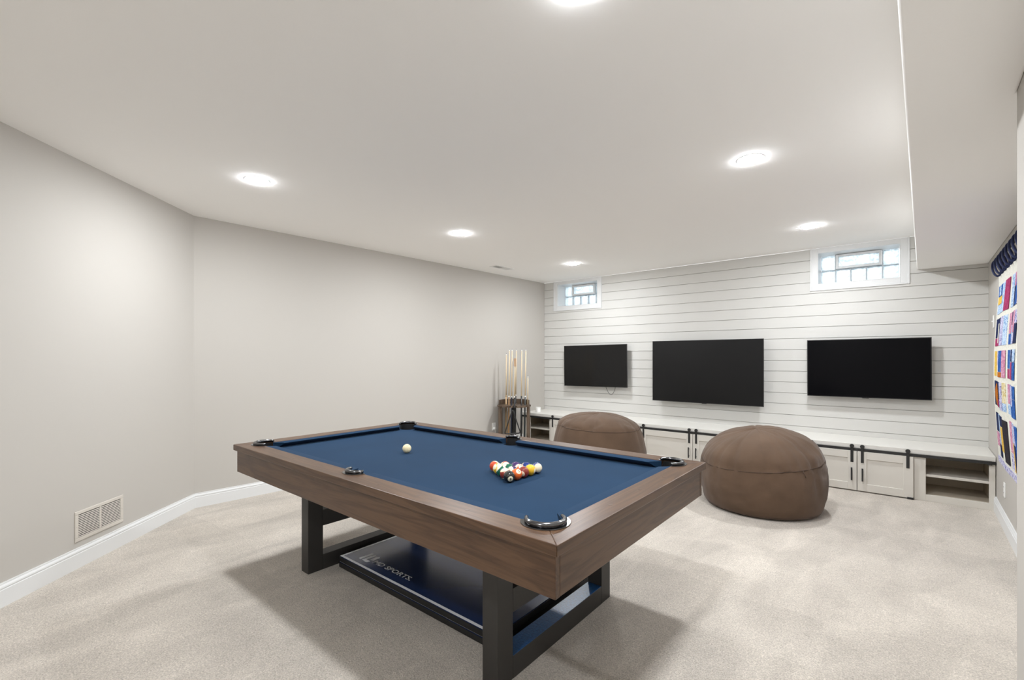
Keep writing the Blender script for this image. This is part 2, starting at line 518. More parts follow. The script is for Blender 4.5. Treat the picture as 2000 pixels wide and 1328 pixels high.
# ------------------------------------------------------------------ windows
def window(name, xa, xb, label):
    w = bpy.data.objects.new(name, None); C.objects.link(w)
    w.location = ((xa + xb) / 2, YW, WZ0)
    struct(w, label)
    ox, oy, oz = w.location
    def L(mb):
        mb.v = [(x - ox, y - oy, z - oz) for x, y, z in mb.v]; return mb
    y0 = YW - 0.006
    ct = ZC - 0.001
    # picture frame casing, stepped
    for nm, bx in (('casing', (xa - CW, xa, WZ0 - CW, ct)), ('casing', (xb, xb + CW, WZ0 - CW, ct)),
                   ('casing', (xa, xb, WZ0 - CW, WZ0)), ('casing', (xa, xb, WZ1, ct))):
        o = obj(nm, L(MB().box(bx[0], bx[1], y0, YW + 0.016, bx[2], bx[3])), M['trim'], w, bevel=0.003)
    e = 0.018
    lip = MB()
    lip.box(xa - CW, xa - CW + e, y0 - 0.007, y0, WZ0 - CW, ct).box(xb + CW - e, xb + CW, y0 - 0.007, y0, WZ0 - CW, ct)
    lip.box(xa - CW + e, xb + CW - e, y0 - 0.007, y0, WZ0 - CW, WZ0 - CW + e)
    obj('casing_edge', L(lip), M['trim'], w, bevel=0.003)
    # deep painted reveal
    yb = YW + 0.30
    rv = MB()
    rv.box(xa, xa + 0.006, y0, yb, WZ0, WZ1).box(xb - 0.006, xb, y0, yb, WZ0, WZ1)
    rv.box(xa + 0.006, xb - 0.006, y0, yb, WZ0, WZ0 + 0.006).box(xa + 0.006, xb - 0.006, y0, yb, WZ1 - 0.006, WZ1)
    obj('reveal', L(rv), M['trim'], w)
    # glass blocks 5 x 2, vent in the upper middle
    x0, x1 = xa + 0.008, xb - 0.008
    z0, z1 = WZ0 + 0.008, WZ1 - 0.008
    cw, rh = (x1 - x0) / 5, (z1 - z0) / 2
    bl = None
    for r in range(2):
        for c in range(5):
            if r == 1 and c in (1, 2, 3): continue
            g = 0.004
            mb = MB().box(-cw / 2 + g, cw / 2 - g, 0, 0.07, -rh / 2 + g, rh / 2 - g)
            if bl is None:
                bl = obj('glass_block', L(mb), M['block'], w, bevel=0.008)
                bl.data.transform(Matrix.Translation((ox, oy, oz)))
                b_ = bl
            else:
                b_ = bl.copy(); C.objects.link(b_)
            b_.parent = w
            b_.location = (x0 + (c + .5) * cw - ox, yb - 0.075 - oy, z0 + (r + .5) * rh - oz)
    j = MB()
    for c in range(1, 5):
        top = z0 + rh if c in (2, 3) else z1
        j.box(x0 + c * cw - 0.004, x0 + c * cw + 0.004, yb - 0.070, yb - 0.02, z0, top)
    j.box(x0, x1, yb - 0.06, yb - 0.02, z0 + rh - 0.004, z0 + rh + 0.004)
    obj('mortar_joint', L(j), M['joint'], w)
    va, vb, vz0, vz1 = x0 + cw + 0.006, x0 + 4 * cw - 0.006, z0 + rh + 0.006, z1 - 0.004
    f = MB()
    t = 0.026
    yv = yb - 0.11
    f.box(va, va + t, yv, yb, vz0, vz1).box(vb - t, vb, yv, yb, vz0, vz1).box(va + t, vb - t, yv, yb, vz0, vz0 + t).box(va + t, vb - t, yv, yb, vz1 - t, vz1)
    fo = obj('vent_frame', L(f), M['trim'], w, bevel=0.003)
    obj('vent_pane', L(MB().box(va + t, vb - t, yv + 0.03, yv + 0.036, vz0 + t, vz1 - t)), M['block'], fo)
window('window_1', *WINS[0], 'small glass block window high in the left corner of the shiplap wall')
window('window_2', *WINS[1], 'small glass block window high beside the white soffit')

# ------------------------------------------------------------------ ceiling lights
def ceiling_light(x, y, label):
    t = thing('ceiling_light', label, 'ceiling light', (x, y, ZC), 0, 'recessed ceiling lights')
    obj('trim_ring', MB().lathe([(0.076, -0.0005), (0.086, -0.0005), (0.085, -0.0018), (0.080, -0.0028), (0.076, -0.0028), (0.076, -0.0005)], n=48, cap=False), M['trim'], t, smooth=True)
    obj('lens', MB().lathe([(0.0758, -0.0030), (0.072, -0.0052), (0.056, -0.0070), (0.028, -0.0082), (0.002, -0.0085)], n=48), M['lens'], t, smooth=True)
    return t
for x, y, l in [(-3.602, 1.407, 'round recessed light nearest the angled wall'),
                (-3.491, 3.373, 'round recessed light above the far side of the pool table'),
                (-3.405, 5.448, 'round recessed light nearest the left glass block window'),
                (-0.718, 3.331, 'round recessed light nearest the soffit edge, biggest in view'),
                (-0.626, 5.406, 'round recessed light just in front of the right glass block window'),
                (-0.840, 1.365, 'round recessed light overhead at the top edge of the picture'),
                (-0.95, -0.65, 'added unseen round recessed light behind the viewer')]:  # out of view, added for ambient fill
    ceiling_light(x, y, l)

# ceiling register
t = thing('ceiling_register', 'small white slotted air register on the ceiling by the long wall', 'air vent', (-4.345, 5.02, ZC), math.radians(90 - 2.9))
obj('frame', MB().box(-0.18, -0.155, -0.075, 0.075, -0.006, -0.0005).box(0.155, 0.18, -0.075, 0.075, -0.006, -0.0005)
    .box(-0.155, 0.155, -0.075, -0.05, -0.006, -0.0005).box(-0.155, 0.155, 0.05, 0.075, -0.006, -0.0005)
    .box(-0.008, 0.008, -0.05, 0.05, -0.006, -0.0005), M['plastic'], t, bevel=0.001, seg=1)
obj('duct_shade_sheet', MB().box(-0.155, 0.155, -0.05, 0.05, -0.0012, -0.0006), M['grille_shade'], t)  # flat dark sheet painted as the shade behind the louvers
lm = None
for sx, tilt in ((-1, 0.9), (1, -0.9)):
    for i in range(9):
        y = -0.044 + i * 0.011
        o = obj('louver', MB().box(0.008, 0.155, y - 0.0035, y + 0.0035, -0.0045, -0.0035) if sx > 0 else MB().box(-0.155, -0.008, y - 0.0014, y + 0.0014, -0.0045, -0.0035), M['plastic'], t)

# return air grille on the angled wall
wd = (Vector((C1[0] - FL[0], C1[1] - FL[1]))).normalized()
gx, gy = -4.250, 0.6335
_s = (gx - FL[0]) * wd.x + (gy - FL[1]) * wd.y
gx, gy = FL[0] + wd.x * _s, FL[1] + wd.y * _s
t = thing('return_air_grille', 'beige slatted return air grille low on the angled wall', 'air vent', (gx, gy, 0.27), math.atan2(wd.y, wd.x))
# local x along the wall, local -y into the room
gw, gh = 0.2, 0.1
fr = MB()
fr.box(-gw, gw, -0.006, 0, gh - 0.024, gh).box(-gw, gw, -0.006, 0, -gh, -gh + 0.024)
fr.box(-gw, -gw + 0.026, -0.006, 0, -gh + 0.024, gh - 0.024).box(gw - 0.026, gw, -0.006, 0, -gh + 0.024, gh - 0.024)
fr.box(-0.007, 0.007, -0.006, 0, -gh + 0.024, gh - 0.024)
obj('frame', fr, M['grille'], t, bevel=0.003)
obj('duct_shade_sheet', MB().box(-gw + 0.026, gw - 0.026, -0.0008, -0.0002, -gh + 0.024, gh - 0.024), M['grille_shade'], t)  # thin dark sheet in place of the shaded hole between slats
sl = None
for side in (-1, 1):
    for i in range(13):
        zz = -gh + 0.031 + i * (2 * gh - 0.062) / 12
        if sl is None:
            m_ = MB()
            vs = [(-0.083, -0.0055, -0.0036), (0.083, -0.0055, -0.0036), (0.083, -0.0038, 0.0024), (-0.083, -0.0038, 0.0024),
                  (-0.083, -0.0045, -0.0040), (0.083, -0.0045, -0.0040), (0.083, -0.0028, 0.0020), (-0.083, -0.0028, 0.0020)]
            m_.add(vs, [(0, 1, 2, 3), (7, 6, 5, 4), (0, 4, 5, 1), (3, 2, 6, 7), (0, 3, 7, 4), (1, 5, 6, 2)])
            sl = obj('slat', m_, M['grille'], t); o = sl
        else:
            o = sl.copy(); C.objects.link(o); o.parent = t
        o.location = (side * 0.0905, 0, zz)
for s in (-1, 1):
    obj('screw', MB().lathe([(0.004, -0.0065), (0.004, -0.0075), (0.002, -0.0082)], c=(s * (gw - 0.013), 0, 0), n=10, axis='Y'), M['grille'], t, smooth=True)

def wall_plate(name, label, cat, loc, rz, kind):
    """local -y faces the room"""
    t = thing(name, label, cat, loc, rz)
    obj('cover_plate', MB().box(-0.036, 0.036, -0.006, 0, -0.058, 0.058), M['plastic'], t, bevel=0.002)
    if kind == 'outlet':
        for s in (-1, 1):
            o = obj('socket', MB().box(-0.017, 0.017, -0.008, -0.006, s * 0.024 - 0.014, s * 0.024 + 0.014), M['plastic'], t, bevel=0.003)
            obj('slot', MB().box(-0.008, -0.006, -0.0085, -0.008, s * 0.024 - 0.003, s * 0.024 + 0.006).box(0.006, 0.008, -0.0085, -0.008, s * 0.024 - 0.003, s * 0.024 + 0.006), M['slot'], o)
    else:
        obj('toggle', MB().box(-0.005, 0.005, -0.016, -0.006, -0.004, 0.008), M['plastic'], t, bevel=0.001)
    return t
t = wall_plate('wall_outlet', 'white wall outlet with a plug beside the cue rack', 'outlet', (left_x(5.30), 5.30, 0.32), math.radians(90 - 2.86), 'outlet')
pl = obj('plug', MB().box(-0.015, 0.015, -0.038, -0.008, -0.040, -0.008), M['plastic'], t, bevel=0.004)
obj('cord', MB().tube([(0, -0.03, -0.04), (0, -0.032, -0.09), (0.004, -0.028, -0.16), (0.006, -0.026, -0.26), (0.01, -0.03, -0.305)], 0.003, 8), M['plastic'], pl, smooth=True)
wall_plate('light_switch', 'white light switch plate on the right wall beside the quilt', 'switch', (right_x(6.13), 6.13, 1.717), math.radians(-90 - 1.87), 'switch')
wall_plate('wall_outlet', 'white wall outlet low on the right wall under the quilt', 'outlet', (right_x(5.41), 5.41, 0.31), math.radians(-90 - 1.87), 'outlet')

# ------------------------------------------------------------------ pool table
TX, TY, TL, TW = -2.100, 1.917, 2.607, 1.476
HX, HY = TL / 2, TW / 2
ZR, RW = 0.800, 0.117                       # rail top, rail width
table = thing('pool_table', 'walnut pool table with navy cloth and charcoal open frame legs', 'pool table', (TX, TY, 0))
PC, PR = 0.150, 0.072                        # corner pocket offset and cut radius
SPC, SPR = 0.125, 0.058                      # side pocket
def arc(cx, cy, r, a0, a1, n=14):
    return [(cx + r * math.cos(a0 + (a1 - a0) * i / n), cy + r * math.sin(a0 + (a1 - a0) * i / n)) for i in range(n + 1)]

def long_rail(sy):
    # built for the -y side, mirrored when sy = +1
    yi = -HY + RW
    cy, cx = -HY + PC, HX - PC
    dm = PR / math.sqrt(2)
    poly = [(-HX, -HY), (HX, -HY)]
    # right mitre up to the pocket circle, then the arc round to the inner edge
    a0 = -math.pi / 4
    a1 = -math.pi + math.asin((cy - yi) / PR)     # where circle meets inner edge y=yi on the table side
    poly += arc(cx, cy, PR, a0, a1)
    # side pocket
    sc = -HY + SPC
    b = math.asin((sc - yi) / SPR)
    poly += arc(0, sc, SPR, -b, -math.pi + b)
    poly += [(-x, y) for x, y in arc(cx, cy, PR, a1, a0)]
    if sy > 0: poly = [(x, -y) for x, y in poly]
    return poly
def end_rail(sx):
    xi = HX - RW
    cx, cy = HX - PC, HY - PC
    a0 = math.pi / 4
    a1 = -math.acos((xi - cx) / PR)
    poly = [(HX, -HY), (HX, HY)]
    poly += arc(cx, cy, PR, a0, a1)
    poly += [(x, -y) for x, y in arc(cx, cy, PR, a1, a0)]
    if sx < 0: poly = [(-x, y) for x, y in poly]
    return poly
# small gap on the mitre
for sy in (-1, 1):
    obj('rail', MB().prism(long_rail(sy), ZR - 0.038, ZR), M['wood_x'], table, bevel=0.003)
for sx in (-1, 1):
    o = obj('rail', MB().prism(end_rail(sx), ZR - 0.038, ZR), M['wood_y'], table, bevel=0.003)
ai, ab = 0.018, 0.617
for sy in (-1, 1):
    y0, y1 = sorted((sy * (HY - ai), sy * (HY - ai - 0.025)))
    obj('apron', MB().box(-HX + ai, HX - ai, y0, y1, ab, ZR - 0.0385), M['wood_x'], table, bevel=0.002)
for sx in (-1, 1):
    x0, x1 = sorted((sx * (HX - ai - 0.001), sx * (HX - ai - 0.026)))
    obj('apron', MB().box(x0, x1, -HY + ai + 0.027, HY - ai - 0.027, ab, ZR - 0.0385), M['wood_y'], table, bevel=0.0025)
obj('underframe', MB().box(-HX + 0.04, HX - 0.04, -HY + 0.04, HY - 0.04, 0.64, 0.66), M['slate'], table)

# bed with pocket cut-outs
ZB = 0.763
bx, by = HX - RW + 0.02, HY - RW + 0.02      # bed reaches under the rails
HR = 0.062
def bed_poly():
    q = []
    d = PC - RW + 0.02                       # centre distance from the bed edge
    s = math.sqrt(HR * HR - d * d) if HR > d else 0
    al = math.asin(d / HR)
    def corner(sx, sy):
        cx, cy = sx * (bx - d), sy * (by - d)
        # from edge y=sy*by to edge x=sx*bx in local mirrored frame
        pts = arc(0, 0, HR, math.pi - al, 1.5 * math.pi + al, 14)   # for corner at (+,+): start on y=+d edge going through (-,-)
        pts = [(x, y) for x, y in pts]
        return [(cx + sx * x, cy + sy * y) for x, y in pts]
    ds = SPC - RW + 0.02
    rs = 0.056
    bs = math.asin(ds / rs)
    top = [(x, by - ds - y) for x, y in arc(0, 0, rs, -bs, math.pi + bs, 14)]
    # walk counter-clockwise from right edge
    q += corner(1, 1)[::-1]
    q += top
    q += corner(-1, 1)
    q += corner(-1, -1)[::-1]
    q += [(-x, -y) for x, y in top]
    q += corner(1, -1)
    return q
obj('playfield', MB().prism(bed_poly(), 0.70, ZB), M['cloth'], table)

# cushions
CWD = 0.058
def cushion(p, q, n, e0, e1):
    """p->q along the wood edge, n = inward normal, e0/e1 = how far the nose is cut back at each end"""
    p, q, n = Vector(p), Vector(q), Vector(n)
    d = (q - p).normalized()
    prof = [(0.0, ZR - 0.003), (CWD - 0.004, ZR - 0.004), (CWD, ZR - 0.007), (CWD - 0.002, ZR - 0.010), (CWD - 0.036, ZB - 0.001), (0.0, ZB - 0.001)]
    N = len(prof)
    vs = []
    for base, e, sgn in ((p, e0, 1), (q, e1, -1)):
        for a, z in prof:
            w = base + n * a + d * sgn * e * (a / CWD)
            vs.append((w.x, w.y, z))
    mb = MB().add(vs, [(i, (i + 1) % N, N + (i + 1) % N, N + i) for i in range(N)] + [tuple(range(N)), tuple(range(2 * N - 1, N - 1, -1))])
    return smooth_by_angle(obj('cushion', mb, M['cloth'], table), 40)
ce = PC - 0.006 + math.sqrt(PR ** 2 - (PC - RW) ** 2)    # from the outer corner to the cushion end
se = math.sqrt(SPR ** 2 - (SPC - RW) ** 2) + 0.001
ix, iy = HX - RW, HY - RW
for sy in (-1, 1):
    for sx in (-1, 1):
        cushion((sx * (HX - ce), sy * iy), (sx * se, sy * iy), (0, -sy), 0.052, 0.018)
for sx in (-1, 1):
    cushion((sx * ix, -(HY - ce)), (sx * ix, HY - ce), (-sx, 0), 0.052, 0.052)

# pockets: liner, flange and rolled chrome iron
def pocket(cx, cy, r, ang, half):
    """ang = direction pointing out of the table"""
    pr = bpy.data.objects.new('pocket', None); C.objects.link(pr); pr.parent = table
    me = MB()
    n = 26
    pts = [ang - half + 2 * half * i / n for i in range(n + 1)]
    # flange ring
    vs, fs = [], []
    sec = [(r - 0.006, ZR + 0.0005), (r - 0.006, ZR + 0.003), (r + 0.018, ZR + 0.003), (r + 0.018, ZR + 0.0005)]
    for a in pts:
        for rr, zz in sec:
            vs.append((cx + rr * math.cos(a), cy + rr * math.sin(a), zz))
    N = len(sec)
    for i in range(n):
        for k in range(N):
            k2 = (k + 1) % N
            fs.append((i * N + k, i * N + k2, (i + 1) * N + k2, (i + 1) * N + k))
    fs += [tuple(range(N)), tuple(n * N + k for k in range(N - 1, -1, -1))]
    me.add(vs, fs)
    liner_pts = [2 * math.pi * i / 28 for i in range(28)]
    lm = MB()
    vs, fs = [], []
    for a in liner_pts:
        out = math.cos(a - ang)
        ztop = ZR - 0.004 if out > math.cos(half * 0.98) else ZB - 0.006
        for rr, zz in ((r - 0.0125, ztop), (r - 0.0125, 0.672), (r - 0.0085, 0.672), (r - 0.0085, ztop)):
            vs.append((cx + rr * math.cos(a), cy + rr * math.sin(a), zz))
    for i in range(28):
        for k in range(4):
            j = (i + 1) % 28
            fs.append((i * 4 + k, i * 4 + (k + 1) % 4, j * 4 + (k + 1) % 4, j * 4 + k))
    lm.add(vs, fs)
    lm.lathe([(r - 0.013, 0.672), (r - 0.03, 0.668), (0.002, 0.667)], c=(cx, cy, 0), n=28)
    obj('pocket_liner', lm, M['rubber'], pr)
    obj('flange', me, M['chrome'], pr, bevel=0.001, seg=1)
    rp = [(cx + (r - 0.004) * math.cos(a), cy + (r - 0.004) * math.sin(a), ZR + 0.010) for a in pts]
    rr = [0.0075 + 0.0035 * math.sin(math.pi * i / n) for i in range(n + 1)]
    obj('rolled_iron', MB().tube(rp, rr, 12), M['chrome'], pr, smooth=True)
for sx in (-1, 1):
    for sy in (-1, 1):
        pocket(sx * (HX - PC), sy * (HY - PC), PR, math.atan2(sy, sx), math.radians(108))
for sy in (-1, 1):
    pocket(0, sy * (HY - SPC), SPR, sy * math.pi / 2, math.radians(84))

# sights inlaid in the rails
sg = None
for sy in (-1, 1):
    for sx in (-1, 1):
        for x in (0.281, 0.5625, 0.853):
            p = (sx * x, sy * (HY - 0.059), ZR)
            if sg is None:
                sg = obj('sight', MB().lathe([(0.0085, -0.002), (0.0085, 0.0004), (0.004, 0.0005)], n=20), M['sight'], table); o = sg
            else:
                o = sg.copy(); C.objects.link(o); o.parent = table
            o.location = p
for sx in (-1, 1):
    for y in (-0.275, 0.0, 0.275):
        o = sg.copy(); C.objects.link(o); o.parent = table
        o.location = (sx * (HX - 0.059), y, ZR)

# charcoal steel end frames
FY0, FY1 = 1.423 - TY, 2.403 - TY
for (xa, xb) in ((-2.951 - TX, -2.862 - TX), (-1.342 - TX, -1.255 - TX)):
    obj('leg', MB().box(xa, xb, FY0, FY0 + 0.10, 0, 0.64), M['frame'], table, bevel=0.003)
    obj('leg', MB().box(xa, xb, FY1 - 0.10, FY1, 0, 0.64), M['frame'], table, bevel=0.003)
    obj('lower_stretcher', MB().box(xa, xb, FY0 + 0.1005, FY1 - 0.1005, 0.0, 0.098), M['frame'], table, bevel=0.002)
    obj('upper_stretcher', MB().box(xa, xb, FY0 + 0.1005, FY1 - 0.1005, 0.285, 0.388), M['frame'], table, bevel=0.002)

M['bluefilm'] = mat('blue_film', rgb(30, 84, 140), 0.3, bump=(120, 0.5, 0.002), vary=(90, 0.35), spec=0.6)
obj('blue_cover_strip', MB().box(-1.341 - TX, -1.256 - TX, FY0 + 0.102, FY1 - 0.102, 0.0982, 0.0996), M['bluefilm'], table)

# ------------------------------------------------------------------ table tennis tops stored under the table
def tennis_top(label, x0, x1, y0, y1, zb, zt, branded):
    t = thing('table_tennis_top', label, 'board', (x0, y0, zb), 0, 'table tennis conversion top halves')
    L_, W_, h = x1 - x0, y1 - y0, zt - zb
    obj('panel', MB().box(0.003, L_ - 0.003, 0.003, W_ - 0.003, h - 0.004, h), M['navyboard'], t)
    e = MB().box(0, L_, 0, W_, 0, h - 0.0045)
    obj('edge_frame', e, M['blackedge'], t, bevel=0.002)
    b = 0.021
    z0, z1 = h + 0.0002, h + 0.0006
    for bx_ in ((0.004, L_ - 0.004, 0.004, b), (0.004, L_ - 0.004, W_ - b, W_ - 0.004), (0.004, b, b, W_ - b)):
        obj('border_line', MB().box(bx_[0], bx_[1], bx_[2], bx_[3], z0, z1), M['silver'], t)
    if branded:
        lg = MB()
        def q(pts):
            lg.prism([(a - x0, c - y0) for a, c in pts], z0, z1 + 0.0002)
        q([(-2.663, 1.660), (-2.639, 1.656), (-2.637, 1.752), (-2.648, 1.758), (-2.658, 1.754)])
        q([(-2.627, 1.660), (-2.590, 1.655), (-2.572, 1.659), (-2.562, 1.676), (-2.583, 1.680), (-2.605, 1.676), (-2.600, 1.748), (-2.611, 1.756), (-2.622, 1.751)])
        q([(-2.582, 1.692), (-2.555, 1.694), (-2.557, 1.746), (-2.570, 1.755), (-2.583, 1.749)])
        obj('logo_mark', lg, M['silver'], t)
        me = text_mesh('MD SPORTS.', 0.052, shear=0.0, bold=0.0010)
        xs_ = [v.co.x for v in me.vertices]; k_ = 0.372 / (max(xs_) - min(xs_))
        me.transform(Matrix.Diagonal((k_, 1.0, 1, 1)))
        me.transform(Matrix.Translation((-2.537 - x0 - min(xs_) * k_, 1.677 - y0, z1 + 0.0002)))
        obj('lettering', me, M['silver'], t)
    return t
tennis_top('navy table tennis half with silver border and lettering, uppermost under the pool table', -2.792, -1.424, 1.596, 2.60, 0.049, 0.083, True)
tennis_top('plain navy table tennis half lying on the carpet under the lettered one', -2.812, -1.440, 1.606, 2.58, 0.003, 0.037, False)

# ------------------------------------------------------------------ balls
BR = 0.0286
BC = {1: (236, 186, 42), 2: (28, 52, 120), 3: (206, 74, 38), 4: (62, 36, 92), 5: (218, 98, 34), 6: (22, 96, 72), 7: (134, 46, 32), 8: (30, 28, 28)}
BNAME = {1: 'yellow', 2: 'blue', 3: 'red', 4: 'purple', 5: 'orange', 6: 'green', 7: 'maroon', 8: 'black'}
def ball_mat(num):
    m = bpy.data.materials.new('ball_finish')
    m.use_nodes = True
    nt = m.node_tree; L = nt.links
    b = nt.nodes['Principled BSDF']
    b.inputs['Roughness'].default_value = 0.12
    b.inputs['Coat Weight'].default_value = 0.4
    b.inputs['Coat Roughness'].default_value = 0.05
    ivory = rgb(238, 226, 196)
    if num == 0:
        b.inputs['Base Color'].default_value = rgb(240, 226, 184); return m
    base = rgb(*BC[num if num <= 8 else num - 8])
    tc = nt.nodes.new('ShaderNodeTexCoord')
    sx = nt.nodes.new('ShaderNodeSeparateXYZ'); L.new(tc.outputs['Object'], sx.inputs[0])
    def gt(src, thr, absolute=False):
        if absolute:
            a = nt.nodes.new('ShaderNodeMath'); a.operation = 'ABSOLUTE'; L.new(src, a.inputs[0]); src = a.outputs[0]
        g = nt.nodes.new('ShaderNodeMath'); g.operation = 'GREATER_THAN'; g.inputs[1].default_value = thr
        L.new(src, g.inputs[0]); return g.outputs[0]
    mx = nt.nodes.new('ShaderNodeMix'); mx.data_type = 'RGBA'
    if num > 8:
        mx.inputs[6].default_value = base; mx.inputs[7].default_value = ivory
        L.new(gt(sx.outputs['Z'], BR * 0.55, True), mx.inputs[0])
    else:
        mx.inputs[6].default_value = base; mx.inputs[7].default_value = base
    mx2 = nt.nodes.new('ShaderNodeMix'); mx2.data_type = 'RGBA'
    L.new(mx.outputs[2], mx2.inputs[6]); mx2.inputs[7].default_value = ivory
    L.new(gt(sx.outputs['X'], BR * 0.872, True), mx2.inputs[0])
    L.new(mx2.outputs[2], b.inputs['Base Color'])
    return m
ball_me = bpy.data.meshes.new('ball')
_bm = bmesh.new(); bmesh.ops.create_uvsphere(_bm, u_segments=36, v_segments=20, radius=BR); _bm.to_mesh(ball_me); _bm.free()
ball_me.polygons.foreach_set('use_smooth', [True] * len(ball_me.polygons))
M['ink'] = mat('black_numeral_ink', rgb(18, 18, 18), 0.3)
def ball(num, x, y, label, rot):
    me = ball_me.copy()
    o = bpy.data.objects.new('cue_ball' if num == 0 else 'billiard_ball', me)
    C.objects.link(o)
    me.materials.append(ball_mat(num))
    o.location = (x, y, ZB + BR + 0.0006)
    if num:
        tag(o, label, 'ball', 'racked billiard balls')
        o.rotation_euler = rot
        tm = text_mesh(str(num), 0.0165, align='CENTER', bold=0.0004)
        # wrap the numeral on the sphere at +X
        for v in tm.vertices:
            yy, zz = v.co.x, v.co.y
            rr = math.sqrt(max(1e-9, (BR * 1.004) ** 2 - yy * yy - zz * zz))
            v.co = (rr, yy, zz)
        obj('numeral', tm, M['ink'], o)
    else:
        tag(o, label, 'ball')
    return o
ball(0, -2.426, 1.860, 'single cream cue ball alone on the blue cloth', (0, 0, 0))
rows = [[3], [9, 11], [14, 6, 4], [15, 12, 13, 2], [8, 5, 7, 1, 10]]
ax, ay, dx, dy = -1.660, 1.858, 0.0497, 0.0574
# direction towards the viewer from the rack
vz = math.atan2(-ay, -ax)
lab = {3: 'solid red ball at the apex of the racked balls, facing the cue ball',
       9: 'yellow striped ball second from the apex on the near side of the rack',
       11: 'red striped ball second from the apex on the far side of the rack',
       14: 'green striped ball in the middle of the near side of the rack',
       6: 'solid green ball in the centre of the rack', 4: 'solid purple ball in the middle of the far side of the rack',
       15: 'maroon striped ball just left of the black eight ball', 12: 'purple striped ball inside the rack behind the eight ball',
       13: 'orange striped ball inside the rack behind the solid orange one', 2: 'solid blue ball at the back of the rack near the far corner',
       8: 'black eight ball at the near corner of the rack', 5: 'solid orange ball just right of the black eight ball',
       7: 'solid maroon ball in the middle of the base row of the rack', 1: 'solid yellow ball next to the far right corner of the rack',
       10: 'blue striped ball at the far right corner of the rack'}
rots = {8: (0.1, 0.25, vz + 0.22), 5: (0.2, -0.75, vz + 0.55), 1: (0.5, 0.1, vz + 1.15), 9: (0.9, 0.5, vz + 2.2), 11: (1.2, 0.6, vz + 1.6), 10: (1.35, 0.2, vz + 1.9),
        13: (0.8, -0.8, vz + 0.4), 3: (0.4, 1.1, vz - 1.4)}
for r, row in enumerate(rows):
    for j, num in enumerate(row):
        rt = rots.get(num, (random.uniform(-1, 1), random.uniform(-1, 1), random.uniform(0, 6.2)))
        ball(num, ax + r * dx, ay + (j - r / 2) * dy, lab[num], rt)

